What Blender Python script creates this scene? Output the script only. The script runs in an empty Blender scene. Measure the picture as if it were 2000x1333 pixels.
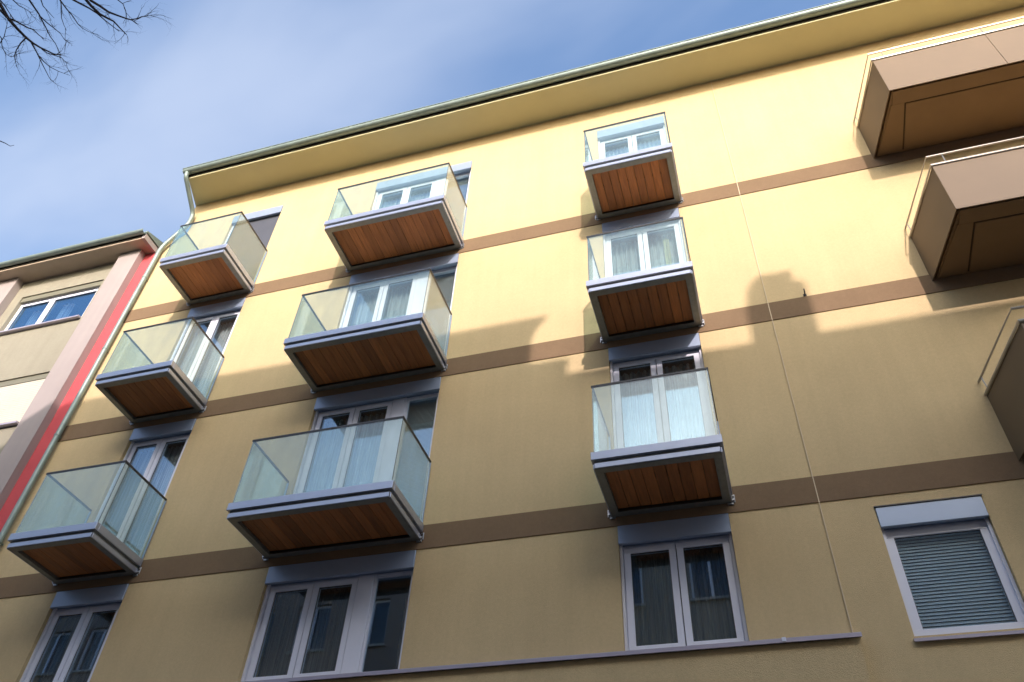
import bpy, bmesh, math, random
from mathutils import Vector, Matrix

random.seed(7)
SC = bpy.context.scene
COL = SC.collection

# ------------------------------------------------------------------ camera
cam_data = bpy.data.cameras.new('camera')
cam = bpy.data.objects.new('camera', cam_data)
COL.objects.link(cam)
CR = Vector((0.95697476, 0.28650967, 0.04595118))
CU = Vector((0.16970387, -0.68106796, 0.71228298))
CF = Vector((-0.23537184, 0.67383874, 0.70038665))
cam.matrix_world = Matrix(((CR.x, CU.x, -CF.x, 0.0), (CR.y, CU.y, -CF.y, -8.0987),
                           (CR.z, CU.z, -CF.z, 1.6), (0, 0, 0, 1)))
cam_data.sensor_width = 36.0
cam_data.lens = 1584.15 / 2000.0 * 36.0
cam_data.clip_start = 0.05
cam_data.clip_end = 2000.0
SC.camera = cam

# ------------------------------------------------------------------ sky and sun
SUN_DIR = Vector((0.300, -1.0, 0.460)).normalized()      # towards the sun
SUN_EL = math.asin(SUN_DIR.z)
world = bpy.data.worlds.new('World')
SC.world = world
world.use_nodes = True
wn, wl = world.node_tree.nodes, world.node_tree.links
wn.clear()
w_out = wn.new('ShaderNodeOutputWorld')
w_bg = wn.new('ShaderNodeBackground')
w_bg.inputs['Strength'].default_value = 0.15
sky = wn.new('ShaderNodeTexSky')
sky.sky_type = 'NISHITA'
sky.sun_disc = False
sky.sun_elevation = SUN_EL
sky.sun_rotation = math.atan2(SUN_DIR.x, SUN_DIR.y)
sky.air_density = 1.3
sky.dust_density = 6.5
sky.ozone_density = 5.0
# thin cirrus all over the sky
tc = wn.new('ShaderNodeTexCoord')
wmap = wn.new('ShaderNodeMapping')
wmap.inputs['Rotation'].default_value = (0.3, 0.5, 0.9)
wmap.inputs['Location'].default_value = (6.6, 0.5, 9.1)
wmap.inputs['Scale'].default_value = (1.0, 2.2, 1.6)
wl.new(tc.outputs['Generated'], wmap.inputs['Vector'])
n1 = wn.new('ShaderNodeTexNoise')
n1.inputs['Scale'].default_value = 1.5
n1.inputs['Detail'].default_value = 5.0
n1.inputs['Roughness'].default_value = 0.46
n1.inputs['Distortion'].default_value = 0.35
wl.new(wmap.outputs['Vector'], n1.inputs['Vector'])
wr = wn.new('ShaderNodeMapRange')
wr.interpolation_type = 'SMOOTHSTEP'
wr.inputs['From Min'].default_value = 0.40
wr.inputs['From Max'].default_value = 0.74
wr.inputs['To Max'].default_value = 0.62
wl.new(n1.outputs['Fac'], wr.inputs['Value'])
wmix = wn.new('ShaderNodeMix')
wmix.data_type = 'RGBA'
wmix.inputs['B'].default_value = (1.95, 2.2, 2.75, 1)
wl.new(wr.outputs['Result'], wmix.inputs['Factor'])
wl.new(sky.outputs['Color'], wmix.inputs['A'])
wl.new(wmix.outputs['Result'], w_bg.inputs['Color'])
wl.new(w_bg.outputs['Background'], w_out.inputs['Surface'])

sun_data = bpy.data.lights.new('sun', 'SUN')
sun_data.energy = 2.0
sun_data.angle = math.radians(0.53)
sun_data.color = (0.79, 0.685, 0.675)
sun = bpy.data.objects.new('sun', sun_data)
COL.objects.link(sun)
sun.location = (20, -60, 40)
sun.rotation_euler = (-SUN_DIR).to_track_quat('-Z', 'Y').to_euler()

vs = SC.view_settings
vs.view_transform = 'Standard'
vs.look = 'None'
vs.exposure = 1.34
vs.gamma = 1.0
vs.use_curve_mapping = False
SC.cycles.use_denoising = True
SC.cycles.max_bounces = 10
SC.cycles.diffuse_bounces = 4
SC.cycles.glossy_bounces = 5
SC.cycles.transmission_bounces = 8
SC.cycles.transparent_max_bounces = 24
SC.cycles.sample_clamp_indirect = 6.0


# ------------------------------------------------------------------ materials
def new_mat(name):
    m = bpy.data.materials.new(name)
    m.use_nodes = True
    n = m.node_tree.nodes
    n.clear()
    out = n.new('ShaderNodeOutputMaterial')
    return m, n, m.node_tree.links, out


def paint(name, col, rough=0.6, metal=0.0, var=0.08, scale=3.0, bump=0.0, bump_scale=150.0, spec=0.5,
          rnd=0.0, grain=None, streak=0.0, speck=0.0):
    """Principled surface: base colour mottled by noise, optional stucco relief, per-object shade and streaks."""
    m, n, l, out = new_mat(name)
    b = n.new('ShaderNodeBsdfPrincipled')
    b.inputs['Roughness'].default_value = rough
    b.inputs['Metallic'].default_value = metal
    b.inputs['Specular IOR Level'].default_value = spec
    l.new(b.outputs['BSDF'], out.inputs['Surface'])
    t = n.new('ShaderNodeTexCoord')
    geo = n.new('ShaderNodeNewGeometry')
    nz = n.new('ShaderNodeTexNoise')
    nz.inputs['Scale'].default_value = scale
    nz.inputs['Detail'].default_value = 6.0
    nz.inputs['Roughness'].default_value = 0.62
    vec = geo.outputs['Position']
    if grain:
        mp = n.new('ShaderNodeMapping')
        mp.inputs['Scale'].default_value = grain
        l.new(vec, mp.inputs['Vector'])
        vec = mp.outputs['Vector']
    l.new(vec, nz.inputs['Vector'])
    mr = n.new('ShaderNodeMapRange')
    mr.inputs['From Min'].default_value = 0.3
    mr.inputs['From Max'].default_value = 0.7
    mr.inputs['To Min'].default_value = 1.0 - var
    mr.inputs['To Max'].default_value = 1.0 + var
    l.new(nz.outputs['Fac'], mr.inputs['Value'])
    val = mr.outputs['Result']
    if rnd:
        oi = n.new('ShaderNodeObjectInfo')
        m2 = n.new('ShaderNodeMapRange')
        m2.inputs['To Min'].default_value = 1.0 - rnd
        m2.inputs['To Max'].default_value = 1.0 + rnd
        l.new(oi.outputs['Random'], m2.inputs['Value'])
        mu = n.new('ShaderNodeMath')
        mu.operation = 'MULTIPLY'
        l.new(val, mu.inputs[0])
        l.new(m2.outputs['Result'], mu.inputs[1])
        val = mu.outputs['Value']
    if speck:
        for sc_, k_ in ((26.0, 0.8), (95.0, 1.2)):
            ns = n.new('ShaderNodeTexNoise')
            ns.inputs['Scale'].default_value = sc_
            ns.inputs['Detail'].default_value = 4.0
            ns.inputs['Roughness'].default_value = 0.7
            l.new(geo.outputs['Position'], ns.inputs['Vector'])
            m4 = n.new('ShaderNodeMapRange')
            m4.inputs['From Min'].default_value = 0.32
            m4.inputs['From Max'].default_value = 0.68
            m4.inputs['To Min'].default_value = 1.0 - speck * k_
            m4.inputs['To Max'].default_value = 1.0 + speck * k_
            l.new(ns.outputs['Fac'], m4.inputs['Value'])
            mu = n.new('ShaderNodeMath')
            mu.operation = 'MULTIPLY'
            l.new(val, mu.inputs[0])
            l.new(m4.outputs['Result'], mu.inputs[1])
            val = mu.outputs['Value']
    if streak:
        mp2 = n.new('ShaderNodeMapping')
        mp2.inputs['Scale'].default_value = (7.0, 7.0, 0.25)
        l.new(geo.outputs['Position'], mp2.inputs['Vector'])
        nz2 = n.new('ShaderNodeTexNoise')
        nz2.inputs['Scale'].default_value = 1.0
        nz2.inputs['Detail'].default_value = 4.0
        l.new(mp2.outputs['Vector'], nz2.inputs['Vector'])
        m3 = n.new('ShaderNodeMapRange')
        m3.inputs['From Min'].default_value = 0.35
        m3.inputs['From Max'].default_value = 0.75
        m3.inputs['To Min'].default_value = 1.0
        m3.inputs['To Max'].default_value = 1.0 - streak
        l.new(nz2.outputs['Fac'], m3.inputs['Value'])
        mu = n.new('ShaderNodeMath')
        mu.operation = 'MULTIPLY'
        l.new(val, mu.inputs[0])
        l.new(m3.outputs['Result'], mu.inputs[1])
        val = mu.outputs['Value']
    vm = n.new('ShaderNodeVectorMath')
    vm.operation = 'SCALE'
    vm.inputs[0].default_value = col
    l.new(val, vm.inputs['Scale'])
    l.new(vm.outputs['Vector'], b.inputs['Base Color'])
    if bump:
        bz = n.new('ShaderNodeTexNoise')
        bz.inputs['Scale'].default_value = bump_scale
        bz.inputs['Detail'].default_value = 3.0
        l.new(geo.outputs['Position'], bz.inputs['Vector'])
        bp = n.new('ShaderNodeBump')
        bp.inputs['Strength'].default_value = bump
        bp.inputs['Distance'].default_value = 0.01
        l.new(bz.outputs['Fac'], bp.inputs['Height'])
        l.new(bp.outputs['Normal'], b.inputs['Normal'])
    return m


def glass(name, tint, ior=1.5, dust=0.03, dust_col=(0.7, 0.74, 0.68), sky_tint=(1, 1, 1)):
    """Clear sheet: tinted see-through, mirror by Fresnel, a little dust."""
    m, n, l, out = new_mat(name)
    tr = n.new('ShaderNodeBsdfTransparent')
    tr.inputs['Color'].default_value = (*tint, 1)
    df = n.new('ShaderNodeBsdfTranslucent')
    df.inputs['Color'].default_value = (*dust_col, 1)
    dd = n.new('ShaderNodeBsdfDiffuse')
    dd.inputs['Color'].default_value = (*dust_col, 1)
    dm = n.new('ShaderNodeMixShader')
    dm.inputs['Fac'].default_value = 0.5
    l.new(df.outputs['BSDF'], dm.inputs[1])
    l.new(dd.outputs['BSDF'], dm.inputs[2])
    geo = n.new('ShaderNodeNewGeometry')
    nz = n.new('ShaderNodeTexNoise')
    nz.inputs['Scale'].default_value = 2.5
    nz.inputs['Detail'].default_value = 5.0
    mp = n.new('ShaderNodeMapping')
    mp.inputs['Scale'].default_value = (1.6, 1.6, 0.7)
    l.new(geo.outputs['Position'], mp.inputs['Vector'])
    l.new(mp.outputs['Vector'], nz.inputs['Vector'])
    mr = n.new('ShaderNodeMapRange')
    mr.inputs['From Min'].default_value = 0.3
    mr.inputs['From Max'].default_value = 0.75
    mr.inputs['To Min'].default_value = dust * 0.4
    mr.inputs['To Max'].default_value = dust * 1.8
    l.new(nz.outputs['Fac'], mr.inputs['Value'])
    mx = n.new('ShaderNodeMixShader')
    l.new(mr.outputs['Result'], mx.inputs['Fac'])
    l.new(tr.outputs['BSDF'], mx.inputs[1])
    l.new(dm.outputs['Shader'], mx.inputs[2])
    gl = n.new('ShaderNodeBsdfGlossy')
    gl.inputs['Roughness'].default_value = 0.0
    gl.inputs['Color'].default_value = (*sky_tint, 1)  # sky blue can be put into the mirror colour here
    fr = n.new('ShaderNodeFresnel')
    im = n.new('ShaderNodeMix')
    im.inputs['A'].default_value = ior
    im.inputs['B'].default_value = 1.0 / ior
    l.new(geo.outputs['Backfacing'], im.inputs['Factor'])
    l.new(im.outputs['Result'], fr.inputs['IOR'])
    m2 = n.new('ShaderNodeMixShader')
    l.new(fr.outputs['Fac'], m2.inputs['Fac'])
    l.new(mx.outputs['Shader'], m2.inputs[1])
    l.new(gl.outputs['BSDF'], m2.inputs[2])
    l.new(m2.outputs['Shader'], out.inputs['Surface'])
    return m


def cloth(name, col, trans=0.45, rnd=0.0):
    m, n, l, out = new_mat(name)
    d = n.new('ShaderNodeBsdfDiffuse')
    d.inputs['Color'].default_value = (*col, 1)
    t = n.new('ShaderNodeBsdfTransparent')
    mx = n.new('ShaderNodeMixShader')
    geo = n.new('ShaderNodeNewGeometry')
    mp = n.new('ShaderNodeMapping')
    mp.inputs['Scale'].default_value = (60.0, 60.0, 0.6)
    nz = n.new('ShaderNodeTexNoise')
    nz.inputs['Scale'].default_value = 1.0
    nz.inputs['Detail'].default_value = 3.0
    l.new(geo.outputs['Position'], mp.inputs['Vector'])
    l.new(mp.outputs['Vector'], nz.inputs['Vector'])
    mr = n.new('ShaderNodeMapRange')
    mr.inputs['From Min'].default_value = 0.3
    mr.inputs['From Max'].default_value = 0.7
    mr.inputs['To Min'].default_value = max(0.0, trans - 0.3)
    mr.inputs['To Max'].default_value = min(1.0, trans + 0.3)
    l.new(nz.outputs['Fac'], mr.inputs['Value'])
    l.new(mr.outputs['Result'], mx.inputs['Fac'])
    l.new(d.outputs['BSDF'], mx.inputs[1])
    l.new(t.outputs['BSDF'], mx.inputs[2])
    l.new(mx.outputs['Shader'], out.inputs['Surface'])
    return m


M = {
    'stucco': paint('yellow stucco', (0.66, 0.50, 0.27), 0.9, var=0.045, scale=1.1, bump=0.55, bump_scale=130, spec=0.2, streak=0.045, speck=0.055),
    'brown_band': paint('brown band paint', (0.235, 0.155, 0.088), 0.9, var=0.05, speck=0.05, scale=2.0, bump=0.3, bump_scale=210, spec=0.2),
    'seam': paint('pale joint strip', (0.68, 0.55, 0.36), 0.7, var=0.05),
    'soffit': paint('soffit paint', (0.57, 0.54, 0.33), 0.85, var=0.04, scale=1.0, bump=0.15, bump_scale=60, spec=0.2),
    'zinc': paint('weathered zinc', (0.25, 0.31, 0.275), 0.48, 0.35, var=0.12, scale=5.0),
    'fascia': paint('gap shade fascia', (0.09, 0.07, 0.05), 0.7),  # board coloured dark for the shade in the gap below the gutter
    'roof': paint('roof tiles', (0.22, 0.10, 0.07), 0.8, var=0.2, scale=8),
    'alu': paint('grey aluminium', (0.43, 0.46, 0.54), 0.30, 0.55, var=0.05, scale=4),
    'alu_box': paint('light grey shutter box', (0.33, 0.40, 0.52), 0.36, 0.2, var=0.04, scale=2),
    'steel': paint('galvanised steel', (0.25, 0.255, 0.23), 0.5, 0.45, var=0.12, scale=14),
    'rail': paint('dark handrail', (0.06, 0.055, 0.05), 0.4, 0.3),
    'wood': paint('underside boards', (0.41, 0.15, 0.040), 0.6, var=0.25, scale=3.0, rnd=0.25, grain=(14, 0.9, 14)),
    'deck': paint('deck boards', (0.30, 0.22, 0.15), 0.7, var=0.2, scale=3.0, rnd=0.1, grain=(14, 0.9, 14)),
    'upvc': paint('white plastic frame', (0.79, 0.80, 0.88), 0.35, var=0.02),
    'bracket': paint('bracket steel', (0.40, 0.40, 0.40), 0.35, 0.8, var=0.15, scale=20),
    'blind': paint('grey slatted blind', (0.70, 0.78, 0.82), 0.8, var=0.04),
    'blind_pale': paint('pale slatted blind', (0.62, 0.66, 0.64), 0.75, var=0.04),
    'shutter_dark': paint('dark roller shutter', (0.10, 0.105, 0.125), 0.5, 0.2, var=0.06),
    'room': paint('room walls', (0.28, 0.25, 0.22), 0.9, var=0.05),
    'panel_brown': paint('brown facade board', (0.185, 0.124, 0.064), 0.62, var=0.04, scale=2.0, rnd=0.03),
    'underside_brown': paint('brown slab underside', (0.235, 0.15, 0.075), 0.8, var=0.06, scale=2.0),
    'groove': paint('dark groove', (0.07, 0.045, 0.025), 0.9),
    'rail_white': paint('brushed steel rail', (0.42, 0.39, 0.34), 0.32, 0.6, var=0.06),
    'ledge': paint('violet grey sheet metal', (0.44, 0.40, 0.47), 0.4, 0.35, var=0.06),
    'n_wall': paint('neighbour beige render', (0.325, 0.30, 0.225), 0.9, speck=0.05, var=0.05, scale=1.2, bump=0.3, bump_scale=210, spec=0.2, streak=0.08),
    'n_pilaster': paint('neighbour pale pink render', (0.40, 0.345, 0.32), 0.9, var=0.04, scale=1.5, bump=0.25, bump_scale=210, spec=0.2, streak=0.06),
    'n_red': paint('neighbour red render', (0.62, 0.105, 0.115), 0.9, var=0.06, scale=1.5, bump=0.25, bump_scale=210, spec=0.2, streak=0.08),
    'n_soffit': paint('neighbour soffit', (0.44, 0.35, 0.25), 0.85, var=0.05),
    'n_shutter': paint('cream closed shutter', (0.66, 0.61, 0.50), 0.6, var=0.03),
    'n_lintel': paint('olive shutter rail', (0.20, 0.19, 0.13), 0.6),
    'opp_beige': paint('street house grey beige', (0.34, 0.295, 0.235), 0.9, var=0.06, scale=1.2, streak=0.1),
    'opp_pink': paint('street house dusty pink', (0.30, 0.23, 0.185), 0.9, var=0.06, scale=1.2, streak=0.1),
    'opp_trim': paint('street house trim', (0.45, 0.42, 0.37), 0.8),
    'asphalt': paint('asphalt', (0.055, 0.055, 0.057), 0.9, var=0.2, scale=6, bump=0.5, bump_scale=120),
    'paving': paint('paving', (0.15, 0.143, 0.133), 0.9, var=0.15, scale=4, bump=0.3, bump_scale=90),
    'kerb': paint('granite kerb', (0.30, 0.30, 0.295), 0.85, var=0.2, scale=25),
    'bark': paint('bark', (0.11, 0.09, 0.085), 0.95, var=0.3, scale=18),
    'hook': paint('black iron', (0.02, 0.02, 0.02), 0.6),
    'yellow_cloth': cloth('yellow curtain cloth', (0.75, 0.68, 0.35), 0.1),
    'sheer': cloth('sheer white curtain', (0.80, 0.80, 0.78), 0.22),
    'drape': cloth('grey brown string curtain', (0.34, 0.30, 0.27), 0.40),
    'b_glass': glass('balcony glass', (0.85, 0.93, 0.895), 1.7, 0.08, (0.50, 0.76, 0.82)),
    'w_glass': glass('sky-tinted window glass', (0.88, 0.92, 0.93), 2.2, 0.01, sky_tint=(0.60, 0.80, 1.0)),  # reflections coloured blue to stand in for a bluer sky
    'n_glass': glass('sky-tinted blue window glass', (0.70, 0.80, 0.88), 3.2, 0.005, sky_tint=(0.45, 0.75, 1.0)),  # deep sky blue painted into the reflections of these panes
    'o_glass': glass('street window glass', (0.80, 0.84, 0.84), 1.5, 0.01),
}

# ------------------------------------------------------------------ mesh helpers
WPOS = {}


class MB:
    """Collects boxes, prisms and tubes for one mesh object."""

    def __init__(self):
        self.v, self.f = [], []

    def poly(self, pts, faces):
        o = len(self.v)
        self.v += [tuple(p) for p in pts]
        self.f += [tuple(o + i for i in f) for f in faces]
        return self

    def quad(self, a, b, c, d):
        return self.poly([a, b, c, d], [(0, 1, 2, 3)])

    def box(self, x0, x1, y0, y1, z0, z1, bv=0.0):
        if bv:
            return self._bbox(x0, x1, y0, y1, z0, z1, bv)
        p = [(x, y, z) for z in (z0, z1) for y in (y0, y1) for x in (x0, x1)]
        return self.poly(p, [(0, 2, 3, 1), (4, 5, 7, 6), (0, 1, 5, 4), (2, 6, 7, 3), (0, 4, 6, 2), (1, 3, 7, 5)])

    def _bbox(self, x0, x1, y0, y1, z0, z1, b):
        # long-edge chamfers along every axis: 24 corner vertices
        X, Y, Z = (x0, x1), (y0, y1), (z0, z1)
        idx, pts = {}, []
        for i in (0, 1):
            for j in (0, 1):
                for k in (0, 1):
                    sx, sy, sz = (b if i == 0 else -b), (b if j == 0 else -b), (b if k == 0 else -b)
                    for a, q in enumerate(((X[i], Y[j] + sy, Z[k] + sz), (X[i] + sx, Y[j], Z[k] + sz), (X[i] + sx, Y[j] + sy, Z[k]))):
                        idx[(i, j, k, a)] = len(pts)
                        pts.append(q)
        g = lambda i, j, k, a: idx[(i, j, k, a)]
        F = []
        for s in (0, 1):
            F.append([g(s, 0, 0, 0), g(s, 1, 0, 0), g(s, 1, 1, 0), g(s, 0, 1, 0)][::1 if s else -1])
            F.append([g(0, s, 0, 1), g(1, s, 0, 1), g(1, s, 1, 1), g(0, s, 1, 1)][::-1 if s else 1])
            F.append([g(0, 0, s, 2), g(1, 0, s, 2), g(1, 1, s, 2), g(0, 1, s, 2)][::1 if s else -1])
        for i in (0, 1):
            for j in (0, 1):
                F.append([g(i, j, 0, 0), g(i, j, 1, 0), g(i, j, 1, 1), g(i, j, 0, 1)][::1 if i == j else -1][::-1])
        for i in (0, 1):
            for k in (0, 1):
                F.append([g(i, 0, k, 0), g(i, 1, k, 0), g(i, 1, k, 2), g(i, 0, k, 2)][::1 if i == k else -1])
        for j in (0, 1):
            for k in (0, 1):
                F.append([g(0, j, k, 1), g(1, j, k, 1), g(1, j, k, 2), g(0, j, k, 2)][::1 if j == k else -1][::-1])
        for i in (0, 1):
            for j in (0, 1):
                for k in (0, 1):
                    F.append([g(i, j, k, 0), g(i, j, k, 1), g(i, j, k, 2)][::1 if (i + j + k) % 2 else -1])
        return self.poly(pts, F)

    def prism_x(self, prof, x0, x1, caps=True):
        """Profile [(y, z)...] swept along x."""
        n = len(prof)
        p = [(x0, y, z) for y, z in prof] + [(x1, y, z) for y, z in prof]
        f = [(i, (i + 1) % n, n + (i + 1) % n, n + i) for i in range(n)]
        if caps:
            f += [tuple(range(n))[::-1], tuple(range(n, 2 * n))]
        return self.poly(p, f)

    def prism_y(self, prof, y0, y1):
        n = len(prof)
        p = [(x, y0, z) for x, z in prof] + [(x, y1, z) for x, z in prof]
        f = [(i, (i + 1) % n, n + (i + 1) % n, n + i) for i in range(n)]
        f += [tuple(range(n))[::-1], tuple(range(n, 2 * n))]
        return self.poly(p, f)

    def prism_z(self, prof, z0, z1):
        n = len(prof)
        p = [(x, y, z0) for x, y in prof] + [(x, y, z1) for x, y in prof]
        f = [(i, (i + 1) % n, n + (i + 1) % n, n + i) for i in range(n)]
        f += [tuple(range(n))[::-1], tuple(range(n, 2 * n))]
        return self.poly(p, f)

    def tube(self, pts, radii, n=8, caps=True):
        pts = [Vector(p) for p in pts]
        if not hasattr(radii, '__len__'):
            radii = [radii] * len(pts)
        o = len(self.v)
        up = None
        for i, p in enumerate(pts):
            a = pts[max(0, i - 1)]
            b = pts[min(len(pts) - 1, i + 1)]
            t = (b - a).normalized()
            if up is None:
                up = Vector((0, 0, 1)) if abs(t.z) < 0.9 else Vector((1, 0, 0))
            s = t.cross(up)
            if s.length < 1e-4:
                s = t.cross(Vector((0, 1, 0)))
            s.normalize()
            up = s.cross(t).normalized()
            for k in range(n):
                an = 2 * math.pi * k / n
                self.v.append(tuple(p + (s * math.cos(an) + up * math.sin(an)) * radii[i]))
        for i in range(len(pts) - 1):
            for k in range(n):
                a, b = o + i * n + k, o + i * n + (k + 1) % n
                self.f.append((a, b, b + n, a + n))
        if caps:
            self.f.append(tuple(o + k for k in range(n))[::-1])
            e = o + (len(pts) - 1) * n
            self.f.append(tuple(e + k for k in range(n)))
        return self

    def frame(self, x0, x1, z0, z1, y0, y1, w, bv=0.004):
        """Four bars round an opening, uprights between the rails."""
        self.box(x0, x1, y0, y1, z0, z0 + w, bv)
        self.box(x0, x1, y0, y1, z1 - w, z1, bv)
        self.box(x0, x0 + w, y0 + 0.002, y1 - 0.002, z0 + w, z1 - w)
        self.box(x1 - w, x1, y0 + 0.002, y1 - 0.002, z0 + w, z1 - w)
        return self

    def mesh(self, name, smooth=False):
        me = bpy.data.meshes.new(name)
        me.from_pydata(self.v, [], self.f)
        bm = bmesh.new()
        bm.from_mesh(me)
        bmesh.ops.recalc_face_normals(bm, faces=bm.faces)
        bm.to_mesh(me)
        bm.free()
        if smooth:
            me.polygons.foreach_set('use_smooth', [True] * len(me.polygons))
        me.update()
        return me


def put(name, me, mat, parent=None, at=(0, 0, 0), smooth=False):
    """Link one mesh object with its origin at the world point `at`. An MB holds world
    coordinates; a ready mesh (shared by alike pieces) is already relative to `at`."""
    if isinstance(me, MB):
        me.v = [(a - at[0], b - at[1], c - at[2]) for a, b, c in me.v]
        me = me.mesh(name, smooth)
    if mat and not me.materials:
        me.materials.append(M[mat])
    o = bpy.data.objects.new(name, me)
    COL.objects.link(o)
    at = Vector(at)
    if parent:
        o.parent = parent
        o.location = at - WPOS[parent.name]
    else:
        o.location = at
    WPOS[o.name] = at.copy()
    return o


def thing(name, label, cat, at=(0, 0, 0), group=None):
    o = bpy.data.objects.new(name, None)
    COL.objects.link(o)
    o.location = at
    o.empty_display_size = 0.3
    WPOS[o.name] = Vector(at)
    o['label'] = label
    o['category'] = cat
    if group:
        o['group'] = group
    return o


def struct(name, mb, mat):
    o = put(name, mb, mat)
    o['kind'] = 'structure'
    return o


# ------------------------------------------------------------------ ground and street
struct('ground', MB().box(-400, 400, -400, 400, -0.6, -0.02), 'asphalt')
struct('road', MB().box(-120, 120, -10.9, -3.1, -0.019, 0.0), 'asphalt')
struct('pavement', MB().box(-120, 120, -2.95, 0.6, -0.018, 0.125), 'paving')
struct('pavement', MB().box(-120, 120, -24.0, -11.05, -0.018, 0.125), 'paving')
struct('kerb', MB().box(-120, 120, -3.1, -2.951, -0.017, 0.135, 0.015), 'kerb')
struct('kerb', MB().box(-120, 120, -11.049, -10.9, -0.017, 0.135, 0.015), 'kerb')

# ------------------------------------------------------------------ the yellow apartment building
ZK = {1: 4.164, 2: 7.014, 3: 9.864, 4: 12.714, 5: 15.564}     # tops of the brown bands = floor levels
BAND_H = 0.334
EAVE_Z = 16.05
XL, XR = -10.30, 8.6
COLS = {'L': (-9.215, -8.045), 'M': (-5.92, -3.89), 'R': (-1.40, -0.145)}
LEDGE_Z = 5.19
WALL_T = 0.36

openings = []
for c, (a, b) in COLS.items():
    openings.append((a, b, LEDGE_Z, ZK[2] - BAND_H))
    for k in (2, 3, 4):
        openings.append((a, b, ZK[k], ZK[k + 1] - BAND_H))
openings.append((1.352, 2.385, 5.13, 6.535))


def pierced_wall(mb, x0, x1, z0, z1, yf, yb, holes):
    """A thick wall with rectangular holes and their reveals."""
    xs = sorted({x0, x1, *[h[0] for h in holes], *[h[1] for h in holes]})
    zs = sorted({z0, z1, *[h[2] for h in holes], *[h[3] for h in holes]})
    hole = lambda x, z: any(h[0] < x < h[1] and h[2] < z < h[3] for h in holes)
    nx, nz = len(xs) - 1, len(zs) - 1
    solid = [[not hole((xs[i] + xs[i + 1]) / 2, (zs[j] + zs[j + 1]) / 2) for j in range(nz)] for i in range(nx)]
    vid = {}

    def V(i, j, y):
        key = (i, j, y)
        if key not in vid:
            vid[key] = len(mb.v)
            mb.v.append((xs[i], y, zs[j]))
        return vid[key]
    for i in range(nx):
        for j in range(nz):
            if not solid[i][j]:
                continue
            mb.f.append((V(i, j, yf), V(i + 1, j, yf), V(i + 1, j + 1, yf), V(i, j + 1, yf)))
            mb.f.append((V(i, j, yb), V(i, j + 1, yb), V(i + 1, j + 1, yb), V(i + 1, j, yb)))
            for di, dj, e in ((-1, 0, (i, j, i, j + 1)), (1, 0, (i + 1, j, i + 1, j + 1)), (0, -1, (i, j, i + 1, j)), (0, 1, (i, j + 1, i + 1, j + 1))):
                p, q = i + di, j + dj
                if not (0 <= p < nx and 0 <= q < nz) or not solid[p][q]:
                    mb.f.append((V(e[0], e[1], yf), V(e[2], e[3], yf), V(e[2], e[3], yb), V(e[0], e[1], yb)))
    return mb


house = thing('apartment_building', 'yellow rendered apartment building with brown bands and glass balconies', 'building', (-1.0, 0, 0))
wall = pierced_wall(MB(), XL, XR, 0.0, EAVE_Z, 0.0, WALL_T, openings)
# left margin of the front, its top cut off at a slant above the neighbour's roof
wall.prism_y([(-10.80, 0.0), (XL, 0.0), (XL, 15.02), (-10.36, 14.94), (-10.45, 14.89), (-10.80, 14.80)], 0.0, WALL_T)
wall.prism_y([(XL, 15.25), (XL, EAVE_Z), (-10.46, EAVE_Z), (-10.44, 15.72)], 0.0, WALL_T)
put('wall', wall, 'stucco', house, (-1, 0, 0))
# side and back walls, floors and roof close the house
shell = MB()
shell.box(XL, XL + 0.3, WALL_T, 11.0, 0, EAVE_Z).box(XR - 0.3, XR, WALL_T, 11.0, 0, EAVE_Z).box(XL, XR, 11.0, 11.3, 0, EAVE_Z)
put('rear_wall', shell, 'stucco', house, (-1, 8, 0))
put('inner_wall', MB().box(XL + 0.31, XR - 0.31, 3.6, 3.7, 0.1, 16.0), 'room', house, (-1, 3.6, 0))
for k in (1, 2, 3, 4, 5):
    put('floor_slab', MB().box(XL + 0.31, XR - 0.31, WALL_T + 0.005, 3.595, ZK[k] - 0.25, ZK[k] - 0.02), 'room', house, (-1, 2, ZK[k]))
for x in (-10.0, -7.4, -2.6, 0.7):
    put('inner_wall', MB().box(x - 0.05, x + 0.05, WALL_T + 0.005, 3.595, 0.1, 15.3), 'room', house, (x, 2, 0))

# plinth storey stands 8 cm proud below the sheet-metal ledge
put('plinth', MB().box(-10.80, 0.86, -0.08, -0.001, 0.0, 5.12), 'stucco', house, (-5, 0, 0))
put('ledge', MB().prism_x([(-0.135, 5.112), (-0.135, 5.150), (-0.128, 5.158), (0.08, 5.188), (0.08, 5.175), (-0.125, 5.146), (-0.125, 5.112)], -10.80, 0.885), 'ledge', house, (-5, 0, 5.15))
put('ledge_clip', MB().box(0.16, 0.20, -0.142, -0.130, 5.118, 5.162, 0.003), 'upvc', house, (0.18, -0.13, 5.14))

# brown bands at every floor, vertical joint strip, hook
for k in (1, 2, 3, 4):
    yb = -0.08 if k == 1 else 0.0
    put('band', MB().box(-10.79, XR, yb - 0.012, yb - 0.0005, ZK[k] - BAND_H, ZK[k]), 'brown_band', house, (-1, 0, ZK[k]))
put('joint_strip', MB().box(0.818, 0.828, -0.0145, -0.0005, LEDGE_Z + 0.005, EAVE_Z - 0.005), 'seam', house, (0.82, 0, 10))
hk = MB().tube([(1.311, 0.0, 9.885), (1.311, -0.05, 9.885), (1.311, -0.075, 9.905), (1.311, -0.075, 9.945)], 0.009, 6)
hk.box(1.29, 1.332, -0.02, -0.0125, 9.866, 9.905)
put('wall_hook', hk, 'hook', house, (1.311, 0, 9.88))

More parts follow.
